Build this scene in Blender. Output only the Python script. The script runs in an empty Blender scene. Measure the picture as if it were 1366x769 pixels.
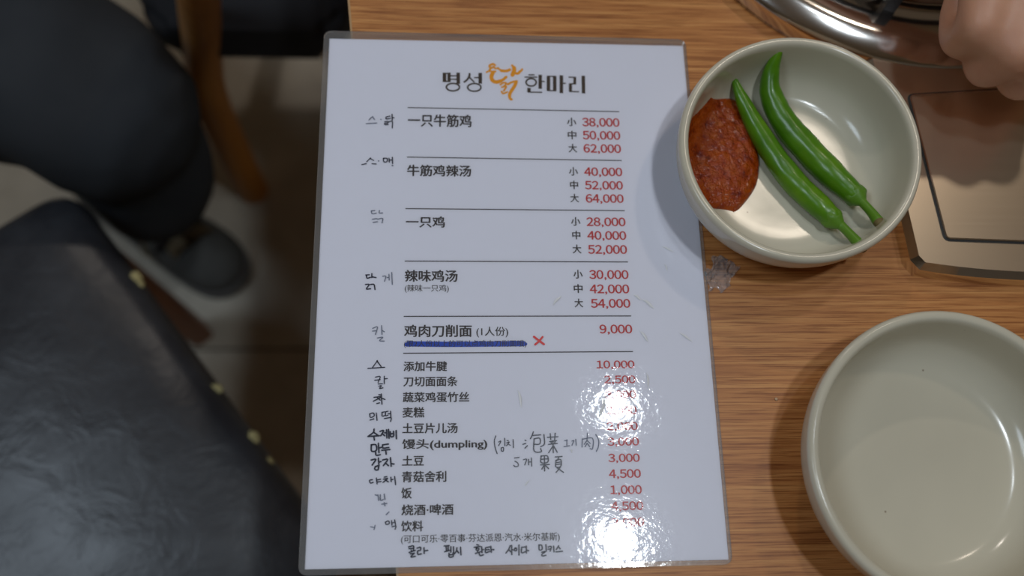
import bpy, bmesh, math, random
from mathutils import Vector, Matrix, noise
random.seed(7)
S = bpy.context.scene
COL = S.collection

# ------------------------------------------------------------------ camera
TZ = 0.75                                  # table top height above the floor
CAM_ROWS = ((0.99746537, -0.00168388, -0.07113371),
            (-0.02008765, 0.95238936, -0.30422196),
            (0.06825926, 0.30487977, 0.94994158))
CAM = Vector((0.06857138, -0.30493755, 0.47429964 + TZ))
FPX = 1225.0
RM = Matrix(((CAM_ROWS[0][0], CAM_ROWS[0][1], -CAM_ROWS[0][2]),
             (CAM_ROWS[1][0], CAM_ROWS[1][1], -CAM_ROWS[1][2]),
             (CAM_ROWS[2][0], CAM_ROWS[2][1], CAM_ROWS[2][2])))
RM = Matrix(CAM_ROWS)
cd = bpy.data.cameras.new('camera')
cam = bpy.data.objects.new('camera', cd)
COL.objects.link(cam)
cam.matrix_world = Matrix.Translation(CAM) @ RM.to_4x4()
cd.sensor_width = 36.0
cd.lens = FPX * 36.0 / 1366.0
cd.clip_start = 0.01
cd.dof.use_dof = True
cd.dof.focus_distance = 0.485
cd.dof.aperture_fstop = 3.6
S.camera = cam

def at(u, v, h=0.0):
    """photo pixel -> point on the horizontal plane h metres above the table top"""
    d = RM @ Vector(((u - 683) / FPX, (384.5 - v) / FPX, -1))
    k = (TZ + h - CAM.z) / d.z
    return CAM + d * k

# ------------------------------------------------------------------ world, lamps, exposure
W = bpy.data.worlds.new('room_light'); S.world = W; W.use_nodes = True
W.node_tree.nodes['Background'].inputs[0].default_value = (0.80, 0.88, 1.0, 1)
W.node_tree.nodes['Background'].inputs[1].default_value = 0.6

def lamp(name, loc, power, size, color=(0.93, 0.97, 1.0), aim=None):
    l = bpy.data.lights.new(name, 'AREA'); l.shape = 'DISK'; l.size = size; l.energy = power; l.color = color
    o = bpy.data.objects.new(name, l); COL.objects.link(o); o.location = loc
    if aim is not None:
        o.rotation_euler = (Vector(aim) - Vector(loc)).to_track_quat('-Z', 'Y').to_euler()
    return o
def mirror_lamp(u, v, h):                 # ceiling spot that the sheet mirrors at this place
    p = at(u, v, 0.001); d = (p - CAM); d.z = -d.z
    return p + d * (h / d.z)
lamp('downlight_or_fill', mirror_lamp(826, 722, 1.6), 6.5, 0.095, (0.84, 0.93, 1.0))
lamp('downlight_or_fill', mirror_lamp(822, 545, 1.6), 2.4, 0.085, (0.84, 0.93, 1.0))
lamp('downlight_or_fill', (0.9, 0.7, TZ + 1.6), 3.5, 0.12, (1.0, 0.86, 0.70))  # added warm fill from the right, no known fixture
lamp('downlight_or_fill', (0.0, 1.75, TZ + 1.6), 10, 0.12, (1.0, 0.90, 0.80))  # added fill lamp to brighten the floor, no known fixture
ps = at(110, 760, -0.285); pd = ps - CAM; pd.z = -pd.z
lamp('ceiling_panel_light', ps + pd * (1.885 / pd.z), 13, 0.60, (0.72, 0.86, 1.0))
S.view_settings.view_transform = 'Standard'
S.view_settings.look = 'None'
S.view_settings.gamma = 1.0
S.view_settings.exposure = -0.55

# ------------------------------------------------------------------ helpers
def mat(name, color=(0.5, 0.5, 0.5), rough=0.5, metal=0.0, spec=0.5, coat=0.0, sss=0.0):
    m = bpy.data.materials.new(name); m.use_nodes = True
    b = m.node_tree.nodes['Principled BSDF']
    b.inputs['Base Color'].default_value = (*color, 1)
    b.inputs['Roughness'].default_value = rough
    b.inputs['Metallic'].default_value = metal
    b.inputs['Specular IOR Level'].default_value = spec
    b.inputs['Coat Weight'].default_value = coat
    if sss:
        b.inputs['Subsurface Weight'].default_value = sss
        b.inputs['Subsurface Scale'].default_value = 0.01
        b.inputs['Subsurface Radius'].default_value = (1, 0.4, 0.2)
    return m
def nodes(m):
    return m.node_tree.nodes, m.node_tree.links, m.node_tree.nodes.get('Principled BSDF')
def coords(m, scale=(1, 1, 1), rot=(0, 0, 0), kind='Object'):
    N, L, _ = nodes(m)
    tc = N.new('ShaderNodeTexCoord'); mp = N.new('ShaderNodeMapping')
    mp.inputs['Scale'].default_value = scale; mp.inputs['Rotation'].default_value = rot
    L.new(tc.outputs[kind], mp.inputs[0]); return mp.outputs[0]
def noise_tex(m, vec, scale, detail=3, rough=0.5, dist=0.0):
    N, L, _ = nodes(m); n = N.new('ShaderNodeTexNoise')
    n.inputs['Scale'].default_value = scale; n.inputs['Detail'].default_value = detail
    n.inputs['Roughness'].default_value = rough; n.inputs['Distortion'].default_value = dist
    L.new(vec, n.inputs['Vector']); return n.outputs['Fac']
def ramp(m, fac, stops):
    N, L, _ = nodes(m); r = N.new('ShaderNodeValToRGB'); e = r.color_ramp.elements
    while len(e) < len(stops): e.new(0.5)
    for k, (p, c) in enumerate(stops):
        e[k].position = p; e[k].color = (*c, 1) if len(c) == 3 else c
    L.new(fac, r.inputs[0]); return r.outputs[0]
def mixc(m, fac, a, b, mode='MIX'):
    N, L, _ = nodes(m); x = N.new('ShaderNodeMix'); x.data_type = 'RGBA'; x.blend_type = mode
    for sock, val in ((x.inputs[0], fac), (x.inputs[6], a), (x.inputs[7], b)):
        if isinstance(val, (int, float)): sock.default_value = val
        elif isinstance(val, tuple): sock.default_value = (*val, 1)
        else: L.new(val, sock)
    return x.outputs[2]
def bump(m, height, strength, dist, target=None):
    N, L, b = nodes(m); x = N.new('ShaderNodeBump')
    x.inputs['Strength'].default_value = strength; x.inputs['Distance'].default_value = dist
    L.new(height, x.inputs['Height']); L.new(x.outputs[0], (target or b).inputs['Normal']); return x
def setc(m, col, sock='Base Color'):
    N, L, b = nodes(m); L.new(col, b.inputs[sock])

def link(name, me, m=None, parent=None, smooth=False):
    o = bpy.data.objects.new(name, me); COL.objects.link(o)
    if m: me.materials.append(m)
    if smooth:
        for p in me.polygons: p.use_smooth = True
    if parent: o.parent = parent
    return o
def face_up(bm):
    bm.normal_update()
    for f in bm.faces:
        if f.normal.z < 0: f.normal_flip()
def obj(name, bm, m=None, parent=None, smooth=False, normals=True):
    if normals: bmesh.ops.recalc_face_normals(bm, faces=bm.faces)
    me = bpy.data.meshes.new(name); bm.to_mesh(me); bm.free()
    return link(name, me, m, parent, smooth)
def tag(o, label, cat, group=None):
    o['label'] = label; o['category'] = cat
    if group: o['group'] = group
    return o
def thing(name, label, cat, loc=(0, 0, 0), rz=0.0, group=None):
    o = bpy.data.objects.new(name, None); COL.objects.link(o)
    o.location = loc; o.rotation_euler = (0, 0, rz); o.empty_display_size = 0.02
    return tag(o, label, cat, group)
def rebase(root):
    """children are modelled in world space: keep them there under a placed root"""
    bpy.context.view_layer.update()
    inv = root.matrix_world.inverted()
    for c in root.children:
        c.data.transform(inv)
def box(bm, x0, x1, y0, y1, z0, z1):
    vs = [bm.verts.new(p) for p in ((x0,y0,z0),(x1,y0,z0),(x1,y1,z0),(x0,y1,z0),(x0,y0,z1),(x1,y0,z1),(x1,y1,z1),(x0,y1,z1))]
    for f in ((0,3,2,1),(4,5,6,7),(0,1,5,4),(1,2,6,5),(2,3,7,6),(3,0,4,7)):
        bm.faces.new([vs[k] for k in f])
def prism(bm, pts, z0, z1):
    a = [bm.verts.new((x, y, z0)) for x, y in pts]; b = [bm.verts.new((x, y, z1)) for x, y in pts]
    n = len(pts)
    bm.faces.new(list(reversed(a))); bm.faces.new(b)
    for k in range(n): bm.faces.new((a[k], a[(k+1) % n], b[(k+1) % n], b[k]))
def rounded(pts, r, n=6):
    """round the corners of a polygon"""
    out = []; m = len(pts)
    for i in range(m):
        p = Vector(pts[i]); a = Vector(pts[i-1]); b = Vector(pts[(i+1) % m])
        ri = r[i] if isinstance(r, (list, tuple)) else r
        da = (a - p).normalized(); db = (b - p).normalized()
        p0 = p + da * ri; p1 = p + db * ri
        for k in range(n + 1):
            t = k / n
            q = p0 * (1-t)**2 + p * 2*t*(1-t) + p1 * t*t
            out.append((q.x, q.y))
    return out
def lathe(bm, prof, seg=96, cx=0, cy=0, cz=0, close=False, fn=None):
    rings = []
    for r, z in prof:
        ring = []
        for k in range(seg):
            a = 2 * math.pi * k / seg
            x, y = r * math.cos(a), r * math.sin(a)
            if fn: x, y = fn(x, y)
            ring.append(bm.verts.new((cx + x, cy + y, cz + z)))
        rings.append(ring)
    m = len(rings)
    for i in range(m if close else m - 1):
        A, B = rings[i], rings[(i+1) % m]
        for k in range(seg):
            bm.faces.new((A[k], A[(k+1) % seg], B[(k+1) % seg], B[k]))
    if not close:
        if prof[0][0] > 1e-6: bm.faces.new(list(reversed(rings[0])))
        if prof[-1][0] > 1e-6: bm.faces.new(rings[-1])
    bmesh.ops.remove_doubles(bm, verts=bm.verts, dist=1e-7)
def catmull(pts, n):
    P = [Vector(p) for p in pts]; P = [P[0]*2 - P[1]] + P + [P[-1]*2 - P[-2]]
    out = []
    for i in range(1, len(P) - 2):
        for k in range(n):
            t = k / n; a, b, c, d = P[i-1], P[i], P[i+1], P[i+2]
            out.append(0.5 * ((2*b) + (c-a)*t + (2*a - 5*b + 4*c - d)*t*t + (3*b - a - 3*c + d)*t**3))
    out.append(P[-2]); return out
def tube(bm, pts, radii, seg=20, n=8, wob=None, flat=1.0, cap=True):
    P = catmull(pts, n)
    R4 = [v.x for v in catmull([(r, 0, 0) for r in radii], n)]
    T = [(P[min(i+1, len(P)-1)] - P[max(i-1, 0)]).normalized() for i in range(len(P))]
    up = Vector((0, 0, 1)) if abs(T[0].z) < 0.9 else Vector((0, 1, 0))
    rings = []
    for i, p in enumerate(P):
        s = T[i].cross(up).normalized(); up = s.cross(T[i]).normalized()
        ring = []
        for k in range(seg):
            a = 2*math.pi*k/seg
            q = s * math.cos(a) + up * math.sin(a) * flat
            r = max(R4[i], 1e-5)
            if wob: r *= wob(i / (len(P)-1), a, p + q * r)
            ring.append(bm.verts.new(p + q * r))
        rings.append(ring)
    for A, B in zip(rings, rings[1:]):
        for k in range(seg): bm.faces.new((A[k], A[(k+1) % seg], B[(k+1) % seg], B[k]))
    if cap:
        for ring, p, t, r in ((rings[0], P[0], -T[0], R4[0]), (rings[-1], P[-1], T[-1], R4[-1])):
            prev = ring
            for f in (0.5, 0.85):
                nr = [bm.verts.new(p + (v.co - p) * math.sqrt(1 - f*f) + t * r * f * 0.9) for v in ring]
                for k in range(seg): bm.faces.new((prev[k], prev[(k+1) % seg], nr[(k+1) % seg], nr[k]))
                prev = nr
            c = bm.verts.new(p + t * r * 0.95)
            for k in range(seg): bm.faces.new((prev[k], prev[(k+1) % seg], c))
def bake(o, mods):
    """apply modifiers by evaluating them"""
    for kind, kw in mods:
        md = o.modifiers.new(kind, kind)
        for k, v in kw.items(): setattr(md, k, v)
    dg = bpy.context.evaluated_depsgraph_get()
    me = bpy.data.meshes.new_from_object(o.evaluated_get(dg))
    o.modifiers.clear(); o.data = me
    for p in me.polygons: p.use_smooth = True
    return o

# ------------------------------------------------------------------ materials
def oak(name, shade=1.0):
    m = mat(name, rough=0.42, spec=0.35)
    v = coords(m, (2.2, 60, 60), (0, 0, math.radians(2.5)))
    warp = noise_tex(m, coords(m, (3, 6, 6)), 2.2, 3)
    g = noise_tex(m, v, 5.0, 7, 0.62, 0.35)
    c = ramp(m, g, [(0.30, (0.33*shade, 0.112*shade, 0.030*shade)), (0.49, (0.55*shade, 0.228*shade, 0.068*shade)), (0.68, (0.70*shade, 0.335*shade, 0.112*shade))])
    fine = noise_tex(m, coords(m, (9, 420, 420), (0, 0, math.radians(2.5))), 2.6, 4, 0.6)
    pores = ramp(m, fine, [(0.38, (0.58, 0.48, 0.40)), (0.50, (1, 1, 1))])
    c = mixc(m, 1.0, c, pores, 'MULTIPLY')
    c = mixc(m, 0.35, c, ramp(m, warp, [(0.35, (0.78, 0.70, 0.62)), (0.65, (1, 1, 1))]), 'MULTIPLY')
    setc(m, c); bump(m, fine, 0.15, 0.0003)
    return m
M_OAK = oak('oak_laminate')
M_EDGE = mat('oak_edge_band', (0.50, 0.31, 0.15), 0.5)
M_PAPER = mat('white_paper', (0.80, 0.785, 0.85), 0.65, spec=0.2)
M_INK = mat('dark_print', (0.045, 0.035, 0.035), 0.6)
M_BROWN = mat('brown_print', (0.060, 0.038, 0.026), 0.6)
M_RED = mat('red_print', (0.55, 0.035, 0.035), 0.6)
M_ORANGE = mat('orange_print', (0.85, 0.36, 0.012), 0.6)
M_PEN = mat('blue_black_marker', (0.012, 0.014, 0.035), 0.35)
M_PENF = mat('rubbed_marker', (0.16, 0.18, 0.25), 0.5)
M_BLUE = mat('blue_marker', (0.010, 0.07, 0.50), 0.35)
M_REDPEN = mat('red_marker', (0.75, 0.03, 0.03), 0.35)

def film(name, tint, rough, bumps, fac=1.0, haze=0.0):
    m = bpy.data.materials.new(name); m.use_nodes = True
    N, L = m.node_tree.nodes, m.node_tree.links
    N.remove(N['Principled BSDF']); out = N['Material Output']
    tr = N.new('ShaderNodeBsdfTransparent'); tr.inputs[0].default_value = (*tint, 1)
    gl = N.new('ShaderNodeBsdfGlossy'); gl.inputs['Roughness'].default_value = rough
    fr = N.new('ShaderNodeFresnel'); fr.inputs['IOR'].default_value = 1.5
    mu = N.new('ShaderNodeMath'); mu.operation = 'MULTIPLY'; mu.inputs[1].default_value = fac
    L.new(fr.outputs[0], mu.inputs[0])
    mx = N.new('ShaderNodeMixShader'); L.new(mu.outputs[0], mx.inputs[0])
    g2 = N.new('ShaderNodeBsdfGlossy'); g2.inputs['Roughness'].default_value = min(1, rough*4 + 0.08)
    gm = N.new('ShaderNodeMixShader'); gm.inputs[0].default_value = 0.2
    L.new(gl.outputs[0], gm.inputs[1]); L.new(g2.outputs[0], gm.inputs[2])
    base = tr
    if haze:
        df = N.new('ShaderNodeBsdfDiffuse'); df.inputs[0].default_value = (0.93, 0.93, 0.94, 1)
        base = N.new('ShaderNodeMixShader'); base.inputs[0].default_value = haze
        L.new(tr.outputs[0], base.inputs[1]); L.new(df.outputs[0], base.inputs[2])
    L.new(base.outputs[0], mx.inputs[1]); L.new(gm.outputs[0], mx.inputs[2]); L.new(mx.outputs[0], out.inputs[0])
    prev = None
    for sc, st, di, det, stretch in bumps:
        v = coords(m, stretch)
        h = noise_tex(m, v, sc, det, 0.55)
        b = N.new('ShaderNodeBump'); b.inputs['Strength'].default_value = st; b.inputs['Distance'].default_value = di
        L.new(h, b.inputs['Height'])
        if prev: L.new(prev.outputs[0], b.inputs['Normal'])
        prev = b
    if prev: L.new(prev.outputs[0], gl.inputs['Normal']); L.new(prev.outputs[0], g2.inputs['Normal'])
    return m
M_FILM = film('laminate_film', (0.985, 0.985, 0.985), 0.05, [(280, 0.30, 0.00022, 2.0, (1, 1.0, 1)), (40, 0.30, 0.0004, 2, (1, 1, 1))])
M_GLINT = film('crease_glint_white', (0.99, 0.99, 0.99), 0.24, [(300, 0.4, 0.0002, 2, (1, 1, 1))], 1.2, 0.85)  # mostly white diffuse: the lamp glint is put into the colour
M_SEAL = film('sealed_film_edge', (0.97, 0.97, 0.97), 0.05, [(300, 0.4, 0.0002, 2, (1, 1, 1))], 1.3, 0.07)
M_CELLO = film('cellophane', (0.97, 0.97, 0.97), 0.06, [(200, 0.3, 0.0003, 2, (1, 1, 1))], 1.2, 0.22)

def glaze():
    m = mat('cream_glaze', (0.55, 0.52, 0.43), 0.16, spec=0.4)
    v = coords(m)
    n = noise_tex(m, v, 14, 3)
    c = ramp(m, n, [(0.3, (0.59, 0.545, 0.43)), (0.7, (0.65, 0.60, 0.475))])
    N, L, b = nodes(m)
    vo = N.new('ShaderNodeTexVoronoi'); vo.inputs['Scale'].default_value = 95; L.new(v, vo.inputs['Vector'])
    sp = ramp(m, vo.outputs['Distance'], [(0.0, (1, 1, 1)), (0.075, (0, 0, 0))])
    pick = N.new('ShaderNodeSeparateColor'); L.new(vo.outputs['Color'], pick.inputs[0])
    pk = ramp(m, pick.outputs[0], [(0.72, (0, 0, 0)), (0.73, (1, 1, 1))])
    f = mixc(m, 1.0, sp, pk, 'MULTIPLY')
    c = mixc(m, f, c, (0.20, 0.13, 0.08))
    setc(m, c); bump(m, noise_tex(m, v, 35, 2), 0.12, 0.001)
    return m
M_GLAZE = glaze()

def chilli_mat():
    m = mat('green_chilli_skin', (0.06, 0.22, 0.01), 0.30, spec=0.4, coat=0.1)
    n = noise_tex(m, coords(m), 45, 3)
    setc(m, ramp(m, n, [(0.3, (0.045, 0.15, 0.004)), (0.55, (0.085, 0.235, 0.006)), (0.8, (0.17, 0.33, 0.012))]))
    bump(m, noise_tex(m, coords(m), 140, 2), 0.25, 0.0008)
    return m
M_CHILLI = chilli_mat()
M_STEM = mat('chilli_stem', (0.10, 0.24, 0.012), 0.45)
M_CUT = mat('chilli_stem_cut', (0.16, 0.12, 0.04), 0.7)

def sauce_mat():
    m = mat('red_pepper_paste', (0.30, 0.03, 0.005), 0.07, spec=0.5)
    n = noise_tex(m, coords(m), 160, 5, 0.65)
    setc(m, ramp(m, n, [(0.32, (0.13, 0.010, 0.001)), (0.45, (0.31, 0.040, 0.002)), (0.75, (0.46, 0.090, 0.005))]))
    bump(m, noise_tex(m, coords(m), 430, 2, 0.5), 1.0, 0.0016)
    return m
M_SAUCE = sauce_mat()

def steel(name, col, rough, aniso=False):
    m = mat(name, col, rough, 1.0)
    n = noise_tex(m, coords(m, (3, 300, 3)), 4, 3)
    N, L, b = nodes(m)
    r = N.new('ShaderNodeMapRange'); r.inputs['To Min'].default_value = rough*0.95; r.inputs['To Max'].default_value = rough*1.08
    L.new(n, r.inputs[0]); L.new(r.outputs[0], b.inputs['Roughness'])
    return m
M_STEEL = steel('stainless_steel', (0.80, 0.67, 0.52), 0.30)
M_CHROME = steel('polished_steel_rim', (0.76, 0.74, 0.72), 0.13)
M_GROOVE = mat('groove_black', (0.02, 0.02, 0.02), 0.5)
M_IRON = mat('black_enamel_iron', (0.02, 0.02, 0.022), 0.4)
M_BASIN = mat('stained_burner_dish', (0.30, 0.20, 0.13), 0.35, 0.7)

def skin():
    m = mat('skin', (0.58, 0.30, 0.19), 0.5, sss=0.15)
    n = noise_tex(m, coords(m), 40, 4)
    setc(m, ramp(m, n, [(0.3, (0.56, 0.27, 0.165)), (0.7, (0.66, 0.345, 0.22))]))
    bump(m, noise_tex(m, coords(m), 500, 2), 0.1, 0.0005)
    return m
M_SKIN = skin()
M_NAIL = mat('fingernail', (0.66, 0.42, 0.34), 0.3)
M_SLEEVE = mat('sleeve_cloth', (0.30, 0.22, 0.17), 0.9)

def cloth(name, c0, c1):
    m = mat(name, c0, 0.9, spec=0.15)
    n = noise_tex(m, coords(m), 9, 3); setc(m, ramp(m, n, [(0.35, c0), (0.65, c1)]))
    bump(m, noise_tex(m, coords(m), 700, 2), 0.3, 0.0006); return m
M_TROUSER = cloth('dark_grey_trouser_cloth', (0.032, 0.036, 0.042), (0.046, 0.050, 0.057))
def vinyl():
    m = mat('worn_black_vinyl', (0.03, 0.03, 0.035), 0.30, spec=0.5)
    v = coords(m)
    n = noise_tex(m, v, 16, 5, 0.6)
    setc(m, ramp(m, n, [(0.35, (0.022, 0.023, 0.028)), (0.7, (0.045, 0.048, 0.056))]))
    N, L, b = nodes(m)
    r = N.new('ShaderNodeMapRange'); r.inputs['To Min'].default_value = 0.26; r.inputs['To Max'].default_value = 0.50
    L.new(noise_tex(m, v, 9, 4), r.inputs[0]); L.new(r.outputs[0], b.inputs['Roughness'])
    bump(m, noise_tex(m, v, 28, 4, 0.6, 0.6), 0.35, 0.004); return m
M_VINYL = vinyl()
M_FOAM = mat('yellowed_foam', (0.42, 0.36, 0.17), 0.95)
def stained_wood(name, a, b_):
    m = mat(name, a, 0.45)
    n = noise_tex(m, coords(m, (40, 40, 3)), 3, 4); setc(m, ramp(m, n, [(0.3, a), (0.7, b_)])); return m
M_CHAIRWOOD = stained_wood('reddish_chair_wood', (0.20, 0.075, 0.03), (0.28, 0.11, 0.045))
M_TANWOOD = stained_wood('tan_chair_wood', (0.42, 0.16, 0.025), (0.52, 0.21, 0.035))
M_CHAIRBLACK = mat('dark_seat_fabric', (0.018, 0.018, 0.022), 0.8)
M_SHOE = cloth('charcoal_shoe_mesh', (0.06, 0.062, 0.06), (0.10, 0.10, 0.095))
M_SHOEBEIGE = mat('beige_shoe_panel', (0.34, 0.28, 0.18), 0.8)
M_SOLE = mat('grey_shoe_sole', (0.12, 0.12, 0.12), 0.7)
M_SHOEBLACK = mat('black_shoe_strap', (0.015, 0.015, 0.02), 0.7)
M_LEG = mat('black_table_leg', (0.03, 0.03, 0.03), 0.5)

def floor_mat():
    m = mat('worn_floor_tile', rough=0.45, spec=0.4)
    n = noise_tex(m, coords(m), 3.0, 5, 0.6)
    n2 = noise_tex(m, coords(m), 22, 4, 0.6)
    c = ramp(m, n, [(0.35, (0.42, 0.38, 0.31)), (0.65, (0.54, 0.50, 0.42))])
    c = mixc(m, 0.4, c, ramp(m, n2, [(0.3, (0.6, 0.58, 0.55)), (0.7, (1, 1, 1))]), 'MULTIPLY')
    setc(m, c); return m
M_FLOOR = floor_mat()
M_GROUT = mat('grout', (0.12, 0.105, 0.085), 0.9)

# ------------------------------------------------------------------ floor (tiles with recessed grout)
bm = bmesh.new(); box(bm, -2.4, 2.4, -2.4, 2.4, -0.05, -0.002)
fl = obj('floor', bm, M_GROUT); fl['kind'] = 'structure'
TS = 0.60
bm = bmesh.new(); box(bm, -TS/2+0.002, TS/2-0.002, -TS/2+0.002, TS/2-0.002, -0.004, 0.0)
bmesh.ops.recalc_face_normals(bm, faces=bm.faces)
tm = bpy.data.meshes.new('floor_tile'); bm.to_mesh(tm); bm.free(); tm.materials.append(M_FLOOR)
for i in range(8):
    for j in range(8):
        o = bpy.data.objects.new('floor_tile', tm); COL.objects.link(o); o.parent = fl
        o.location = (-2.1 + i*TS, -2.1 + j*TS, 0)

def wall(name, x0, x1, y0, y1, z0, z1, m):
    bm = bmesh.new(); box(bm, x0, x1, y0, y1, z0, z1); o = obj(name, bm, m); o['kind'] = 'structure'; return o
M_WALL = mat('warm_plaster', (0.50, 0.42, 0.33), 0.9)
M_CEIL = mat('tan_ceiling', (0.62, 0.50, 0.36), 0.9)
wall('wall_left', -2.45, -2.4, -2.45, 2.45, 0, 2.42, M_WALL)
wall('wall_right', 2.4, 2.45, -2.45, 2.45, 0, 2.42, M_WALL)
wall('wall_back', -2.4, 2.4, 2.4, 2.45, 0, 2.42, M_WALL)
wall('wall_front', -2.4, 2.4, -2.45, -2.4, 0, 2.42, M_WALL)
wall('ceiling', -2.45, 2.45, -2.45, 2.45, 2.42, 2.47, M_CEIL)

# ------------------------------------------------------------------ table
e0, e1 = at(466.5, 0), at(532, 769)           # the left edge of the table top
ed = (e1 - e0); ed.z = 0; ed.normalize()
far, near = e0 - ed*0.45, e1 + ed*0.30
right = Vector((-ed.y, ed.x, 0)); 
if right.x < 0: right = -right
table = thing('table', 'light oak restaurant table under the menu, bowls and stove', 'table', (0.45, -0.1, 0))
bm = bmesh.new()
prism(bm, rounded([(p.x, p.y) for p in (far, near, near + right*0.85, far + right*0.85)], 0.012, 4), TZ-0.0295, TZ)
obj('tabletop', bm, M_OAK, table)
bm = bmesh.new()
for a, b in ((far, near),):
    o_ = -right * 0.0012
    prism(bm, [((far+ed*0.012+o_).x, (far+ed*0.012+o_).y), ((near-ed*0.012+o_).x, (near-ed*0.012+o_).y), ((near-ed*0.012).x, (near-ed*0.012).y), ((far+ed*0.012).x, (far+ed*0.012).y)], TZ-0.029, TZ-0.0004)
eb = obj('edge_band', bm, M_EDGE, table); eb['label'] = 'pale oak edge band'
for a, b in ((0.08, 0.08), (0.08, -0.08), (0.77, 0.08), (0.77, -0.08)):
    base = far if b > 0 else near
    p = base + right*a + ed*b
    bm = bmesh.new(); box(bm, p.x-0.022, p.x+0.022, p.y-0.022, p.y+0.022, 0, TZ-0.0295); obj('leg', bm, M_LEG, table)
rebase(table)

# ------------------------------------------------------------------ menu sheet
menu = thing('menu', 'laminated white price list with printed dishes, red prices and pen notes', 'menu', (0.105, -0.1485, TZ))
PT = 0.0008                                   # paper top above the table
bm = bmesh.new(); prism(bm, [(0.0, -0.2975), (0.2105, -0.2968), (0.2102, 0.0), (0.0, 0.0)], TZ+0.0004, TZ+PT)
obj('paper', bm, M_PAPER, menu)
bm = bmesh.new()
outer = rounded([(-0.0030, -0.3005), (0.2122, -0.2992), (0.2118, 0.0040), (-0.0032, 0.0048)], 0.005, 6)
prism(bm, outer, TZ+0.0001, TZ+0.0012)
fm = obj('laminate_film', bm, M_FILM, menu); fm['label'] = 'clear glossy laminate film'
# raised, slightly cloudy welded seam round the paper
def ring_mesh(bm, A, B, z0, z1):
    n = len(A); v = []
    for P, z in ((A, z0), (A, z1), (B, z1), (B, z0)): v.append([bm.verts.new((x, y, z)) for x, y in P])
    for i in range(4):
        for k in range(n): bm.faces.new((v[i][k], v[i][(k+1) % n], v[(i+1) % 4][(k+1) % n], v[(i+1) % 4][k]))
inner = rounded([(0.0, -0.2975), (0.2105, -0.2968), (0.2102, 0.0), (0.0, 0.0)], 0.0003, 6)
bm = bmesh.new(); ring_mesh(bm, outer, inner, TZ+0.00125, TZ+0.0016)
sm_ = obj('sealed_edge', bm, M_SEAL, menu); sm_['label'] = 'cloudy sealed edge of the laminate'

ZP = TZ + PT + 0.00006                        # printed ink
ZW = TZ + 0.0012 + 0.00005                    # pen on the film
_cache = {}
def glyphs(s, weight):
    cu = bpy.data.curves.new('t', 'FONT'); cu.body = s; cu.size = 1.0; cu.resolution_u = 3
    o = bpy.data.objects.new('t', cu); COL.objects.link(o)
    dg = bpy.context.evaluated_depsgraph_get()
    me = bpy.data.meshes.new_from_object(o.evaluated_get(dg))
    bpy.data.objects.remove(o); bpy.data.curves.remove(cu)
    # heavier weight: the outline laid down a few times, shifted by a hair
    vs = [v.co.copy() for v in me.vertices]; fs = [tuple(p.vertices) for p in me.polygons]
    bpy.data.meshes.remove(me)
    V, Fc = [], []
    for k, (dx, dy) in enumerate(((0, 0), (weight, 0), (-weight, 0), (0, weight*0.7), (0, -weight*0.7))):
        b = len(V); V += [(v.x + dx, v.y + dy, k * 3e-4) for v in vs]; Fc += [tuple(i + b for i in f) for f in fs]
    me = bpy.data.meshes.new('t'); me.from_pydata(V, [], Fc)
    return me
_dig = {}
def digit_glyphs(s, weight):
    V, Fc, x = [], [], 0.0
    for ch in s:
        key = ch
        if key not in _dig:
            g = glyphs(chr(ord(ch) + 0xFEE0) if ch.isdigit() else ch, weight)
            _dig[key] = ([v.co.copy() for v in g.vertices], [tuple(p.vertices) for p in g.polygons])
        vs, fs = _dig[key]; xs = [v.x for v in vs]; c = (min(xs) + max(xs))/2
        adv = 0.60 if ch.isdigit() else 0.30
        b = len(V); V += [(v.x - c + x + adv/2, v.y, v.z) for v in vs]; Fc += [tuple(i + b for i in f) for f in fs]
        x += adv
    me = bpy.data.meshes.new('t'); me.from_pydata(V, [], Fc)
    return me
def text(name, s, x0, x1, y0, y1, m, weight=0.012, digits=False, label=None):
    me = digit_glyphs(s, weight) if digits else glyphs(s, weight)
    xs = [v.co.x for v in me.vertices]; ys = [v.co.y for v in me.vertices]
    a0, a1 = min(xs), max(xs)
    b0, b1 = (0.0, max(ys)) if digits else (min(ys), max(ys))
    ym = (y0 + y1)/2; xm = (x0 + x1)/2
    X0, X1 = at(x0, ym).x, at(x1, ym).x
    Y0, Y1 = at(xm, y1).y, at(xm, y0).y
    for v in me.vertices:
        v.co = ((X0 + (v.co.x-a0)/(a1-a0)*(X1-X0)), (Y0 + (v.co.y-b0)/(b1-b0)*(Y1-Y0)), ZP + v.co.z * 0.01)
    me.name = name
    o = link(name, me, m, menu)
    if label: o['label'] = label
    return o
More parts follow.
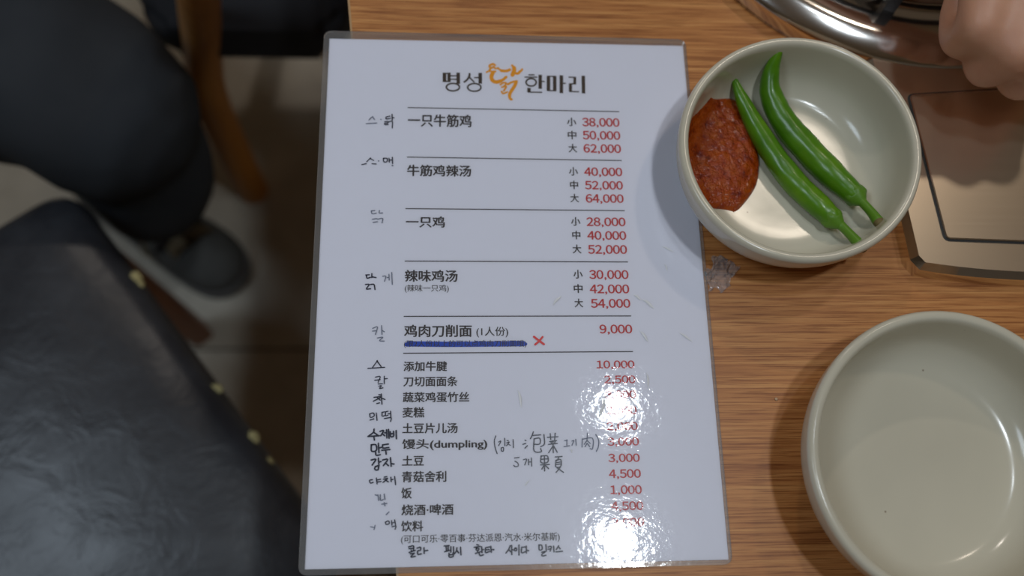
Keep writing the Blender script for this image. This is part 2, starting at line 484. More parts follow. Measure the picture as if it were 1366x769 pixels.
def strokes(name, items, org, sc, m, w, z=None, label=None):
    """pen strokes as thin flat ribbons; w in photo pixels"""
    z = ZW if z is None else z
    bm = bmesh.new()
    for si, st in enumerate(items):
        ww = w
        if isinstance(st, tuple) and isinstance(st[0], (int, float)): ww, st = st
        P = [at(org[0] + x/sc, org[1] + y/sc) for x, y in st]
        r = ww * 0.00041 / 2; zz = z + si * 0.000003; sharp = name.startswith('heading')
        P = [Vector((p.x, p.y, zz)) for p in P]
        if len(P) > 2: P = catmull(P, 3 if sharp else 4)
        Q = [P[0]]
        for p in P[1:]:
            if (p - Q[-1]).length > 2e-5: Q.append(p)
        if len(Q) < 2: continue
        n = len(Q); Lf, Rt = [], []
        for k in range(n):
            t = (Q[min(k+1, n-1)] - Q[max(k-1, 0)]); t.z = 0
            if t.length < 1e-9: t = Q[k] - Q[k-1]
            t.normalize(); nn = Vector((-t.y, t.x, 0)) * r
            Lf.append(bm.verts.new(Q[k] + nn)); Rt.append(bm.verts.new(Q[k] - nn))
        for k in range(n-1): bm.faces.new((Rt[k], Rt[k+1], Lf[k+1], Lf[k]))
        if not sharp:
            for c, L_, R_, sg in ((Q[0], Lf[0], Rt[0], -1), (Q[-1], Rt[-1], Lf[-1], 1)):
                a0 = math.atan2(L_.co.y - c.y, L_.co.x - c.x)
                arc = [bm.verts.new((c.x + r*math.cos(a0 + q*math.pi/5), c.y + r*math.sin(a0 + q*math.pi/5), zz)) for q in range(1, 5)]
                bm.faces.new([L_] + arc + [R_])
    o = obj(name, bm, m, menu, normals=False)
    if label: o['label'] = label
    return o

# ruled lines
for (xa, ya, xb, yb) in ((543.8,144.6,825.6,150),(542.9,210.6,828.8,215.2),(541,279.3,833,282),(540,349.3,837.3,350.4),(538.6,423,841.5,422.4),(538,472.2,844,469.8)):
    strokes('heading_rule', [[(xa, ya), (xb, yb)]], (0, 0), 1, M_INK, 1.35, ZP)
# heading
K6 = 6.209
T, H_ = 5.0, 1.9
def ell(cx, cy, rx, ry, n=24): return [(cx + rx*math.cos(2*math.pi*k/n), cy + ry*math.sin(2*math.pi*k/n)) for k in range(n+1)]
head = [
 (T, [(80,112),(80,190)]), (T*0.9, [(118,112),(118,190)]), (H_, [(68,118),(130,118)]), (H_, [(68,185),(130,185)]),
 (H_, [(130,138),(180,138)]), (H_, [(130,167),(180,167)]), (T, [(194,112),(194,205)]), (2.4, ell(150,232,54,31)),
 (2.8, [(287,115),(287,135),(270,168),(240,192)]), (2.2, [(284,145),(305,170),(328,190)]), (H_, [(325,153),(368,153)]), (T, [(376,114),(376,203)]), (2.4, ell(327,234,55,32)),
 (H_, [(775,130),(825,130)]), (H_, [(742,149),(848,149)]), (2.4, ell(797,192,42,31)), (T, [(872,130),(872,246)]), (H_, [(880,185),(908,185)]), (T, [(779,238),(779,274)]), (H_, [(770,273),(888,275)]),
 (T, [(940,138),(940,262)]), (T, [(992,140),(992,264)]), (H_, [(930,142),(1002,143)]), (H_, [(930,260),(1002,262)]), (T, [(1047,134),(1047,281)]), (H_, [(1055,200),(1084,201)]),
 (H_, [(1106,149),(1168,151)]), (T*0.8, [(1158,149),(1158,206)]), (H_, [(1112,204),(1168,205)]), (T*0.9, [(1122,204),(1122,268)]), (H_, [(1112,268),(1194,270)]), (T, [(1228,138),(1230,284)]),
]
for a, b in ((0, 8), (8, 13), (13, 20), (20, 26), (26, 32)):
    strokes('heading_character', head[a:b], (580, 80), K6, M_BROWN, 3, ZP)
logo = [
 (1.8, [(428,108),(452,98),(478,104)]), (2.0, [(448,100),(462,72),(450,62)]), (2.4, [(455,52),(480,40),(498,50)]), (1.8, [(470,75),(486,62),(500,78),(525,72)]),
 (1.8, [(520,72),(535,85),(556,92)]), (3.0, [(550,96),(590,98),(620,88)]), (2.2, [(470,112),(476,104),(500,102)]),
 (3.9, [(482,110),(468,145),(480,178),(512,190),(545,180)]), (2.8, [(545,180),(568,168),(590,148)]),
 (2.4, [(640,52),(652,70)]), (4.0, [(655,70),(656,95),(642,132)]), (2.8, [(655,112),(685,120),(705,102)]), (2.2, [(705,102),(716,95),(722,84)]),
 (1.8, [(542,212),(565,196),(592,200),(570,228)]), (1.8, [(555,232),(592,226),(570,262)]), (1.8, [(552,268),(565,285),(600,272)]),
 (2.2, [(605,208),(640,190),(678,182)]), (3.4, [(674,186),(660,222),(634,262)]), (3.2, [(634,262),(620,290),(618,308)]), (2.6, [(618,308),(622,325),(634,334)]),
]
logo = [(w_*1.45, p_) for w_, p_ in logo]
strokes('logo', logo, (580, 80), K6, M_ORANGE, 3, ZP, 'orange brush-lettered logo')

dishes = [
 ('一只牛筋鸡',544,629,153.5,170.5),('牛筋鸡辣汤',543,628.5,221,236.5),('一只鸡',541.4,593.5,289.5,304.6),('辣味鸡汤',540,610.4,361,377),
 ('鸡肉刀削面',539,629.5,434,450.6),('添加牛腱',538.3,596.4,482.7,496.2),('刀切面面条',538,610.5,502.8,516.4),('蔬菜鸡蛋竹丝',537.3,626,523.7,537.6),
 ('麦糕',537,566.2,544,558),('土豆片儿汤',536.7,610.5,565,579),('馒头(dumpling)',536.3,650,586,601.4),('土豆',536.4,565.6,608.4,622),
 ('青菇舍利',536,595.5,629,644),('饭',535.3,549.6,651,666),('烧酒·啤酒',535.5,605,673.2,688),('饮料',535,564.5,695.2,710)]
for s, x0, x1, y0, y1 in dishes: text('dish_name', s, x0, x1, y0, y1, M_INK, 0.026)
text('dish_note', '(辣味一只鸡)', 540, 598.7, 380.6, 391.4, M_INK, 0.006)
text('dish_note', '(1人份)', 635.3, 677.8, 436.8, 451, M_INK, 0.010)
text('dish_note', '(限2人份以上的可以点鸡肉刀削面哦)', 539, 702, 454.6, 465, M_INK, 0.006)
text('drink_note', '(可口可乐·零百事·芬达派恩·汽水·米尔基斯)', 535, 746.5, 712.6, 725.2, M_INK, 0.006)
sizes = [('小','38,000',756,768.5,776.3,826,158.4,169.6),('中','50,000',757,768.7,777,827,175.8,187),('大','62,000',758,769.5,778,828,193.4,204.6),
 ('小','40,000',758.7,770.7,778.9,829.7,224.4,235.6),('中','52,000',760,771,780,830.6,242.4,253.5),('大','64,000',760.5,772,781,831.5,260,271.2),
 ('小','28,000',761.4,774,782,834,291,302.4),('中','40,000',763,774,783,835,309.2,320.5),('大','52,000',763.4,775.3,784,836,327.7,339.3),
 ('小','30,000',764.5,777,785.7,838,361.2,372.8),('中','42,000',765,777,786.3,839,380.3,392),('大','54,000',766,777.6,787.8,840.4,399.6,411.2)]
for c, n, a, b, x0, x1, y0, y1 in sizes:
    text('size_mark', c, a, b, y0-0.4, y1-0.2, M_INK, 0.022)
    text('price', n, x0, x1, y0, y1, M_RED, 0.026, True)
for n, x0, x1, y0, y1 in (('9,000',799.4,843,433.8,445.4),('10,000',795.3,846,481.7,492),('2,500',805.6,847.3,501.6,512),('3,000',806.8,848,521.5,532),
 ('2,000',808.6,849,542.6,553.4),('2,000',809,850.3,563.8,574.4),('3,000',810,852,584.3,595),('3,000',811,853,605.8,616.8),('4,500',811.7,854.5,626.6,638),
 ('1,000',813.5,855.8,648,659.5),('4,500',814.5,857.8,669.4,681),('2,000',815.5,859,691.2,702.8)):
    text('price', n, x0, x1, y0, y1, M_RED, 0.026, True)

# marker line, cross and pen notes
strokes('marker_strike', [(7.2, [(545,459.6),(600,460.2),(650,459.8),(698,459.3)]), (5, [(542,460.5),(546,461)]), (4.5, [(696,459.6),(701,459.8)])], (0, 0), 1, M_BLUE, 7, ZP-0.00003, 'blue marker line striking out a note')
strokes('cross_mark', [(2.9, [(712,450.3),(718,455),(725.3,460.3)]), (2.6, [(723.5,450.5),(719,456),(713.5,460.8)])], (0, 0), 1, M_REDPEN, 2.6, label='red cross mark')
A = ((480,140), 8.55); B = ((470,270), 5.915); C = ((470,420), 5.49); G7 = ((470,470), 5.125); D = ((470,560), 4.806)
E_ = ((530,660), 8.546); F = ((630,700), 9.757); G = ((640,570), 8.035)
hand = [
 (A, M_PENF, 1.4, [[(105,185),(128,160),(150,145)], [(150,150),(170,180)], [(75,225),(130,222),(195,218)], [(238,177),(246,180)]]),
 (A, M_PEN, 1.5, [[(300,150),(345,140)],[(300,150),(302,172),(350,165)],[(368,120),(371,185)],[(370,155),(392,160)],[(285,205),(320,200),(320,218),(285,222),(290,238),(325,235)],[(335,205),(372,200),(371,275)]]),
 (A, M_PEN, 1.3, [[(80,660),(125,615)],[(118,620),(160,645)],[(22,692),(75,682)],[(140,682),(190,685)],[(212,650),(220,652)]]),
 (A, M_PEN, 1.5, [[(270,620),(275,660),(310,658),(312,622),(270,620)],[(335,620),(338,665)],[(340,640),(370,640)],[(372,610),(375,680)],[(370,702),(378,705)]]),
 (B, M_PENF, 1.3, [[(150,75),(178,72)],[(150,75),(158,97),(190,92)],[(215,72),(215,92),(240,90)],[(160,140),(195,135)],[(165,165),(200,160)],[(200,140),(240,135),(235,170)]]),
 (B, M_PEN, 1.6, [[(108,580),(135,578)],[(112,582),(118,605),(145,598)],[(155,570),(155,600)],[(158,595),(188,600)],[(105,655),(135,655),(112,690),(145,688)],[(145,655),(172,655),(180,695)]]),
 (B, M_PENF, 1.3, [[(240,590),(265,590),(255,630)],[(290,575),(292,620)],[(275,600),(290,600)],[(312,560),(316,655)]]),
 (C, M_PENF, 1.3, [[(150,105),(185,95),(170,150)],[(150,125),(180,122)],[(215,85),(218,150)],[(218,120),(235,130)],[(185,175),(225,170),(200,195),(235,198)]]),
 (C, M_PEN, 1.4, [[(150,390),(183,345),(183,345),(212,385)],[(115,398),(238,390)]]),
 (C, M_PEN, 1.3, [[(170,462),(205,458),(190,500)],[(165,485),(205,480)],[(235,455),(235,510)],[(235,475),(258,472)],[(190,512),(222,510)],[(195,528),(215,525),(200,545),(225,540)]]),
 (C, M_PEN, 1.5, [[(195,590),(212,592)],[(160,610),(215,605),(155,638)],[(185,612),(205,630)],[(213,585),(218,660)],[(215,615),(240,625)],[(180,655),(200,650)]]),
 (G7, M_PEN, 1.4, [[(120,425),(145,420),(150,440),(125,450),(120,425)],[(122,468),(148,460)],[(165,420),(170,470)],[(203,415),(222,412)],[(205,415),(205,440),(222,438)],[(226,412),(245,408)],[(228,412),(228,438),(245,435)],[(262,408),(265,455)],[(245,425),(262,425)],[(220,458),(265,452),(262,478)]]),
 (G7, M_PEN, 1.9, [[(115,575),(145,552),(150,530)],[(148,552),(180,575)],[(108,580),(185,575)],[(148,578),(152,605)],[(190,545),(215,540),(195,575)],[(205,560),(222,575)],[(222,555),(235,555)],[(235,535),(237,590)],[(248,532),(252,592)],[(260,548),(263,580),(283,577),(282,545)],[(262,562),(283,560)],[(300,540),(302,595)]]),
 (D, M_PEN, 1.9, [[(122,165),(125,205),(155,200),(152,165),(122,165)],[(168,155),(172,215)],[(172,185),(185,182)],[(150,212),(155,232),(180,228)],[(195,165),(232,160)],[(195,165),(197,185),(235,182)],[(190,200),(242,195)],[(215,200),(218,225)]]),
 (D, M_PEN, 1.9, [[(122,262),(152,258),(128,295)],[(168,250),(172,300)],[(172,275),(185,272)],[(148,305),(168,300),(165,325),(145,322),(148,305)],[(195,262),(228,258),(200,298)],[(212,280),(232,298)],[(245,248),(250,302)],[(250,285),(268,288)]]),
 (D, M_PEN, 1.5, [[(130,388),(112,392),(118,410),(135,405)],[(155,378),(160,415)],[(160,390),(182,385)],[(160,402),(185,400)],[(205,372),(222,368)],[(200,385),(228,380),(198,405)],[(212,390),(232,402)],[(248,372),(250,400)],[(250,388),(262,386)],[(272,368),(278,420)]]),
 (D, M_PENF, 1.4, [[(148,485),(165,490)],[(165,485),(170,520)],[(180,485),(182,520),(200,515)],[(205,480),(210,515)],[(190,545),(222,540)],[(205,535),(210,555)],[(218,612),(235,595)]]),
 (D, M_PEN, 1.3, [[(212,660),(218,675),(238,668),(232,652),(212,660)],[(252,650),(255,680)],[(255,665),(268,662)],[(272,645),(278,680)],[(255,690),(280,685),(275,705)]]),
 (D, M_PENF, 1.2, [[(118,690),(145,695)],[(147,680),(140,708)]]),
 (E_, M_PEN, 1.7, [[(130,600),(185,590),(185,640)],[(135,620),(185,615)],[(160,635),(160,650)],[(135,665),(205,640)],[(150,680),(195,672)],[(195,672),(155,715),(205,708)],[(225,615),(265,605),(262,640),(235,645),(235,685),(275,680)],[(305,610),(308,675)],[(308,645),(348,640)]]),
 (E_, M_PEN, 1.7, [[(535,590),(590,585)],[(555,590),(560,640)],[(580,590),(580,640)],[(540,655),(600,640)],[(610,600),(610,660)],[(640,600),(642,665)],[(590,672),(592,715),(635,710),(635,670)],[(592,692),(635,688)],[(680,610),(672,650),(650,680)],[(678,640),(700,670)],[(720,605),(725,690)]]),
 (E_, M_PEN, 1.7, [[(905,575),(925,580)],[(875,605),(945,595)],[(900,615),(930,620),(920,640),(900,635),(900,615)],[(915,645),(915,665)],[(890,675),(950,655)],[(960,600),(965,665)],[(965,635),(980,630)],[(930,672),(945,700),(980,690)],[(1005,610),(1050,600)],[(1005,610),(1005,665),(1055,650)],[(1005,635),(1045,630)],[(1065,595),(1070,660)],[(1070,630),(1100,632)]]),
 (F, M_PEN, 1.6, [[(490,280),(470,330),(435,375)],[(475,330),(500,360)],[(510,275),(512,395)],[(512,330),(535,335)],[(555,310),(575,315),(570,345),(545,340),(555,310)],[(605,270),(605,400)],[(640,300),(690,295)],[(640,300),(640,370),(695,355)],[(700,285),(702,375)],[(702,335),(730,345)]]),
 (F, M_PEN, 1.6, [[(865,270),(870,335),(905,325),(900,275),(865,270)],[(955,265),(960,350)],[(900,365),(950,355),(905,390),(910,412),(955,405)],[(985,295),(1025,290),(1010,350)],[(985,325),(1020,320)],[(1055,285),(1060,360)],[(1090,330),(1120,280)],[(1115,290),(1140,320)],[(1085,360),(1170,352)]]),
 (G, M_PEN, 1.2, [[(170,100),(155,150),(162,220),(185,290)],[(200,165),(225,155),(200,205)],[(265,125),(268,205)],[(228,228),(252,225),(250,262),(230,258),(228,228)],[(290,150),(305,150)],[(285,175),(315,165),(285,205)],[(300,185),(325,200)],[(355,140),(358,225)]]),
 (G, M_PEN, 1.4, [[(460,190),(490,180)],[(482,230),(508,205)],[(483,145),(492,150)],[(572,55),(558,95),(540,130)],[(565,95),(650,88)],[(685,85),(690,185),(650,215)],[(580,130),(640,125),(640,185),(580,190)],[(580,130),(580,260),(655,270),(650,235)]]),
 (G, M_PEN, 1.3, [[(722,115),(835,108)],[(752,75),(758,140)],[(805,70),(800,140)],[(745,160),(820,150)],[(735,190),(830,180)],[(782,150),(785,280)],[(780,210),(735,280)],[(790,210),(828,275)],[(760,160),(765,180)],[(805,155),(800,180)]]),
 (G, M_PENF, 1.2, [[(930,140),(930,200)],[(900,215),(960,205)],[(905,150),(935,150)],[(985,155),(1005,150),(985,200)],[(1025,135),(1030,200)],[(1095,130),(1092,220)],[(1095,135),(1205,125),(1205,235),(1180,235)],[(1150,70),(1145,150)],[(1145,150),(1115,190)],[(1148,150),(1180,180)],[(1145,180),(1125,215)],[(1148,180),(1175,215)],[(1240,85),(1270,150),(1265,220),(1245,265)]]),
 (G, M_PEN, 1.2, [[(370,335),(420,330)],[(375,370),(405,390),(410,420),(380,428),(362,415)],[(465,355),(500,350),(480,410)],[(520,350),(522,410)],[(522,380),(548,378)],[(550,335),(555,425)]]),
 (G, M_PEN, 1.4, [[(655,315),(655,385),(725,380),(722,315),(655,315)],[(655,350),(722,345)],[(690,315),(692,475)],[(650,410),(745,405)],[(690,410),(662,455)],[(695,410),(735,450)],[(805,325),(880,320)],[(845,325),(830,360)],[(815,360),(812,430),(865,425),(865,355),(815,360)],[(815,385),(862,380)],[(815,405),(862,400)],[(865,425),(845,455),(815,490)],[(825,440),(895,490)]]),
]
for (org, sc), m, w, items in hand:
    # polylines with sharp pen corners
    strokes('pen_note', items, org, sc, m, w)
# raised film creases, coloured white to stand in for lamp glints
for (u0, v0, u1, v1, w) in ((738,408,748,394,2.6),(845,394,856,400,2.4),(856,400,874,411,3.0),(853,442,866,456,2.6),(905,444,925,456,2.0),(690,520,697,545,2.4),(882,329,900,336,1.6),(886,352,891,362,1.6),(806,530,800,560,3.2),(862,497,866,520,2.0),(760,600,764,604,1.5),(700,650,706,640,1.4)):
    a, b = at(u0, v0, 0.0012), at(u1, v1, 0.0012); d = (b-a); nn = Vector((-d.y, d.x, 0)).normalized() * w*0.00028
    bm = bmesh.new(); N_ = 6; rows = []
    for k in range(N_+1):
        t = k/N_; p = a + d*t + nn*0.6*math.sin(t*5); e = math.sin(math.pi*t)
        rows.append([bm.verts.new(p + nn*x*e + Vector((0, 0, z*e*w/2.4)) + Vector((0,0,0.00001))) for x, z in ((-1, 0), (-0.4, 0.00028), (0.3, 0.00034), (1, 0))])
    for A_, B_ in zip(rows, rows[1:]):
        for k in range(3): bm.faces.new((A_[k], A_[k+1], B_[k+1], B_[k]))
    face_up(bm); cr = obj('film_crease_glint', bm, M_GLINT, menu, True, normals=False)
rebase(menu)

# ------------------------------------------------------------------ bowls
def bowl_prof(R, Hh):
    """outer and inner profile (r, z) of a thick low stoneware bowl"""
    k = R / 0.0665
    out = [(0.0, 0.0025), (0.034*k, 0.0025), (0.0345*k, 0.0), (0.0385*k, 0.0), (0.040*k, 0.002), (0.052*k, 0.0075), (0.0605*k, 0.016), (0.0648*k, 0.026), (0.0665*k, Hh-0.0045),
           (0.0665*k, Hh-0.002), (0.0655*k, Hh-0.0004), (0.0640*k, Hh), (0.0622*k, Hh-0.0006), (0.0611*k, Hh-0.003)]
    inn = [(0.0605*k, Hh-0.008), (0.0590*k, 0.022), (0.0555*k, 0.0135), (0.0490*k, 0.0078), (0.040*k, 0.0060), (0.020*k, 0.0055), (0.0, 0.0055)]
    return out, inn
def smooth_prof(p, n=3):
    return [(v.x, v.y) for v in catmull([(a, b, 0) for a, b in p], n)]
def ellip(x, y, e=0.026, ang=math.radians(45)):
    c, s = math.cos(ang), math.sin(ang)
    a, b = x*c + y*s, -x*s + y*c
    a *= 1 + e; b *= 1 - e
    return a*c - b*s, a*s + b*c
def make_bowl(label, cx, cy, R, Hh):
    out, inn = bowl_prof(R, Hh)
    bm = bmesh.new()
    prof = out[:4] + smooth_prof(out[4:] + inn, 3)
    lathe(bm, prof, 96, fn=ellip)
    o = obj('bowl', bm, M_GLAZE, None, True)
    o.location = (cx, cy, TZ + 0.0002)
    return tag(o, label, 'bowl')
B1 = (0.2586, -0.0850, 0.0668, 0.041); B2 = (0.3142, -0.2500, 0.0722, 0.042)
make_bowl('cream bowl holding two green chillies and red sauce', *B1)
make_bowl('empty cream speckled bowl at the lower right corner', *B2)
_inn = smooth_prof(bowl_prof(B1[2], B1[3])[1], 4)
def bowl_z(x, y):
    dx, dy = ellip(x - B1[0], y - B1[1], -0.026)
    r = math.hypot(dx, dy)
    for (ra, za), (rb, zb) in zip(_inn, _inn[1:]):
        if rb <= r <= ra: return zb + (za-zb)*(r-rb)/max(ra-rb, 1e-9)
    return _inn[-1][1] if r < 0.01 else B1[3]
def on_bowl(u, v, lift=0.0):
    z = 0.006
    lo, hi = 0.0, 0.045
    for k in range(60):
        h = hi - (hi - lo) * k / 59
        p = at(u, v, h)
        if bowl_z(p.x, p.y) + lift >= h: return p
    return at(u, v, 0.006 + lift)

# sauce
sauce_px = [(948,129),(975,131),(990,143),(1002,168),(1010,200),(1013,225),(1009,248),(996,269),(981,284),(968,282),(950,262),(934,235),(920,205),(914,178),(918,152),(930,136)]
outl = [on_bowl(u, v) for u, v in sauce_px]
for (u, v), p in zip(sauce_px, outl):
    d = Vector((p.x - B1[0], p.y - B1[1], 0)); r = min(d.length, 0.0590)
    if u < 952 and 140 < v < 275: r = 0.0590
    d = d.normalized() * r; p.x, p.y = B1[0] + d.x, B1[1] + d.y
outl = catmull([tuple(p) for p in outl + [outl[0]]], 5)[:-1]
c0 = on_bowl(966, 208)
bm = bmesh.new(); NR = 26; rings = []
for i in range(NR + 1):
    t = i / NR
    if i == 0: rings.append([bm.verts.new((c0.x, c0.y, 0))]); continue
    rings.append([bm.verts.new((c0.x + (p.x-c0.x)*t, c0.y + (p.y-c0.y)*t, 0)) for p in outl])
n = len(outl)
for k in range(n): bm.faces.new((rings[0][0], rings[1][k], rings[1][(k+1) % n]))
for i in range(1, NR):
    for k in range(n): bm.faces.new((rings[i][k], rings[i+1][k], rings[i+1][(k+1) % n], rings[i][(k+1) % n]))
for i, r in enumerate(rings):
    t = i / NR; dome = math.sqrt(max(0, 1 - t**2.4))
    for v in r:
        bz = min(bowl_z(v.co.x, v.co.y), 0.030)
        q = Vector((v.co.x*260, v.co.y*260, 0))
        lump = noise.noise(q) * 0.0017 + noise.noise(q*2.3) * 0.0010 + noise.noise(q*4.5) * 0.0005
        v.co.z = TZ + bz - 0.0006 + (0.0075 + lump) * dome
tag(obj('chilli_paste', bm, M_SAUCE, None, True), 'glossy red-brown chilli paste heaped at the left side of the bowl', 'sauce')

# chillies
def chilli(label, pts, radii, stem, hts, stem_h, seed):
    P = [at(u, v, h) for (u, v), h in zip(pts, hts)]
    base = P[len(P)//2]
    root = thing('green_chilli', label, 'chilli', (base.x, base.y, TZ + 0.0062), 0, 'green chillies in the bowl')
    bm = bmesh.new()
    def wob(t, a, p):
        return 1 + 0.07 * noise.noise(Vector((t*9 + seed, math.cos(a)*1.1, math.sin(a)*1.1))) + 0.03 * noise.noise(Vector((t*30, math.cos(a)*2, seed)))
    tube(bm, P, radii, 28, 10, wob)
    obj('flesh', bm, M_CHILLI, root, True)
    Q = [at(u, v, h) for (u, v), h in zip(stem, stem_h)]
    bm = bmesh.new()
    d = (Q[1] - Q[0]).normalized()
    tube(bm, [Q[0] - d*0.0035, Q[0] - d*0.0005, Q[0] + d*0.0025, Q[0] + d*0.005], [radii[-1]*1.00, radii[-1]*1.0, radii[-1]*0.70, 0.0024], 20, 6, lambda t, a, p: 1 + (0.10*math.cos(5*a + seed) if t < 0.5 else 0.03))
    cx = obj('calyx', bm, M_STEM, root, True); cx['label'] = 'pale green ribbed calyx'
    bm = bmesh.new()
    tube(bm, [Q[0] + d*0.002] + Q[1:], [0.0031, 0.0026, 0.0026, 0.0031][:len(Q)], 14, 6)
    st = obj('stem', bm, M_STEM, root, True)
    e = (Q[-1] - Q[-2]).normalized(); bm = bmesh.new()
    tube(bm, [Q[-1] + e*0.001, Q[-1] + e*0.0030], [0.0031, 0.0028], 14, 2, cap=True)
    ct = obj('stem_end', bm, M_CUT, root, True); ct['label'] = 'browned cut end of the stem'
    rebase(root)
chilli('shorter straight green chilli lying next to the red paste',
       [(980,109),(991,135),(1009,170),(1034,211),(1062,246),(1090,273),(1110,291)], [0.0022,0.0040,0.0056,0.0066,0.0069,0.0068,0.0058],
       [(1113,294),(1124,303),(1135,314),(1146,326)], [0.018,0.0155,0.013,0.0125,0.0125,0.0135,0.0145], [0.0150,0.0165,0.019,0.0215], 1.0)
chilli('larger green chilli with a hooked tip near the bowl rim',
       [(1039,69),(1029,95),(1028,124),(1045,161),(1074,196),(1106,229),(1140,260)], [0.0022,0.0046,0.0062,0.0074,0.0079,0.0078,0.0062],
       [(1143,263),(1152,272),(1162,283),(1171,295)], [0.033,0.024,0.0175,0.0142,0.0140,0.0150,0.0170], [0.0178,0.020,0.0225,0.0255], 5.0)

# ------------------------------------------------------------------ stove (flat built-in plate with a round burner)
stove = thing('gas_stove', 'stainless steel table gas stove with round burner at the upper right', 'stove', (0.42, -0.02, TZ))
SH = 0.012
L0, L1 = at(1166, 86, SH), at(1227.5, 350, SH)
b1_, b2_ = at(1300, 360, SH), at(1366, 364, SH)
xr = 0.50
up = (L0 - L1).normalized()
Ltop = L0 + up * 0.02
def curve_pts(a, b, c, n):
    return [tuple((1-t)**2*Vector(a) + 2*t*(1-t)*Vector(b) + t*t*Vector(c)) for t in [k/n for k in range(n+1)]]
bot = curve_pts((L1.x+0.003, L1.y), (0.41, -0.1535), (xr, -0.1405), 16)
base_poly = [(Ltop.x, Ltop.y)] + [(L1.x, L1.y+0.004)] + bot + [(xr+0.012, Ltop.y)]
def inset(poly, d):
    n = len(poly); out = []
    for i in range(n):
        p = Vector(poly[i]); a = Vector(poly[i-1]); b = Vector(poly[(i+1) % n])
        e1 = (p-a).normalized(); e2 = (b-p).normalized()
        nn = Vector((-(e1.y+e2.y), e1.x+e2.x)); nn.normalize()
        out.append(tuple(p + nn * d))
    return out
def chamfer_prism(bm, poly, z0, z1, ch, d):
    # polygon runs anticlockwise
    A = [bm.verts.new((x, y, z0)) for x, y in inset(poly, -d)]
    M2 = [bm.verts.new((x, y, z1 - ch)) for x, y in inset(poly, -d*0.8)]
    Bv = [bm.verts.new((x, y, z1)) for x, y in poly]
    n = len(poly)
    for X, Y in ((A, M2), (M2, Bv)):
        for k in range(n): bm.faces.new((X[k], X[(k+1) % n], Y[(k+1) % n], Y[k]))
    bm.faces.new(list(reversed(A)))
    return Bv
inpoly = base_poly
bm = bmesh.new()
Bv = chamfer_prism(bm, inpoly, TZ, TZ+SH, 0.004, 0.0045)
obj('body_rim', bm, M_CHROME, stove, normals=False)
bm = bmesh.new(); prism(bm, inpoly, TZ+SH-0.0015, TZ+SH); obj('body_plate', bm, M_STEEL, stove)
# recessed tray panel with a dark groove round it
g = [at(1210,127,SH), at(1212,140,SH), at(1258,316,SH), at(1268,321,SH), at(1366,325,SH)]
tl, bl, br_ = at(1209,126,SH), at(1259,322,SH), at(1366,326,SH)
tr_x = 0.475
slope_b = (br_.y - bl.y)/(br_.x - bl.x); tr_ = at(1340,118,SH); slope_t = (tr_.y - tl.y)/(tr_.x - tl.x)
panel = rounded([(tl.x, tl.y), (bl.x, bl.y), (tr_x, bl.y + slope_b*(tr_x-bl.x)), (tr_x+0.008, tl.y + slope_t*(tr_x+0.008-tl.x))], 0.004, 5)
bm = bmesh.new(); ring_mesh(bm, panel, inset(panel, 0.0011), TZ+SH, TZ+SH+0.0004)
gv = obj('panel_groove', bm, M_GROOVE, stove); gv['label'] = 'dark seam round the front panel'
bm = bmesh.new(); prism(bm, inset(panel, 0.0010), TZ+SH, TZ+SH+0.0007)
pn = obj('front_panel', bm, M_STEEL, stove)
bm = bmesh.new(); ring_mesh(bm, inset(panel, 0.0010), inset(panel, 0.0019), TZ+SH+0.0006, TZ+SH+0.0012)
obj('panel_lip', bm, M_CHROME, stove)
# burner dish
BX, BY, BR = 0.3655, 0.1425, 0.1622
bm = bmesh.new()
lathe(bm, smooth_prof([(BR, 0.0005), (BR, 0.010), (BR-0.0015, 0.0135), (BR-0.006, 0.0165), (BR-0.012, 0.0190), (BR-0.018, 0.0195), (BR-0.028, 0.0180), (BR-0.038, 0.0150), (BR-0.044, 0.0150)], 3) + [(BR-0.044, 0.0005)], 128, BX, BY, TZ, close=True)
rimo = obj('burner_ring', bm, M_CHROME, stove, True); rimo['label'] = 'polished round burner surround'
bm = bmesh.new(); lathe(bm, [(0, 0.002), (BR-0.0435, 0.002), (BR-0.0440, 0.0152), (BR-0.050, 0.0148), (BR-0.056, 0.008), (0.055, 0.0055), (0, 0.0055)], 96, BX, BY, TZ)
ds = obj('drip_dish', bm, M_BASIN, stove, True); ds['label'] = 'brown-stained metal drip dish'
bm = bmesh.new(); lathe(bm, [(0.0, 0.0055), (0.042, 0.0055), (0.042, 0.018), (0.036, 0.024), (0.012, 0.025), (0, 0.025)], 48, BX, BY, TZ)
obj('burner_head', bm, M_IRON, stove, True)
tv = bmesh.new()
tube_pts = 64
ringp = [bm for bm in ()]
lathe(tv, [(0.112+0.0045*math.cos(t*math.pi/4), 0.030+0.0035*math.sin(t*math.pi/4)) for t in range(8)], 96, BX, BY, TZ, close=True)
gr = obj('trivet_ring', tv, M_IRON, stove, True)
lp = at(1189, 25, 0.022); ang0 = math.atan2(lp.y-BY, lp.x-BX)
for k in range(5):
    a = ang0 + k*2*math.pi/5; c, s = math.cos(a), math.sin(a)
    bm = bmesh.new()
    prof = [(0.045, 0.030), (0.112, 0.036), (0.128, 0.034), (0.130, 0.0152), (0.121, 0.0152), (0.118, 0.026), (0.045, 0.024)]
    for sgn in (-1, 1): pass
    vs = [[bm.verts.new((BX + r*c - w*s, BY + r*s + w*c, TZ+z)) for r, z in prof] for w in (-0.0036, 0.0036)]
    bm.faces.new(vs[0]); bm.faces.new(list(reversed(vs[1])))
    for i in range(len(prof)): j = (i+1) % len(prof); bm.faces.new((vs[0][i], vs[0][j], vs[1][j], vs[1][i]))
    obj('trivet_arm', bm, M_IRON, stove)
rebase(stove)

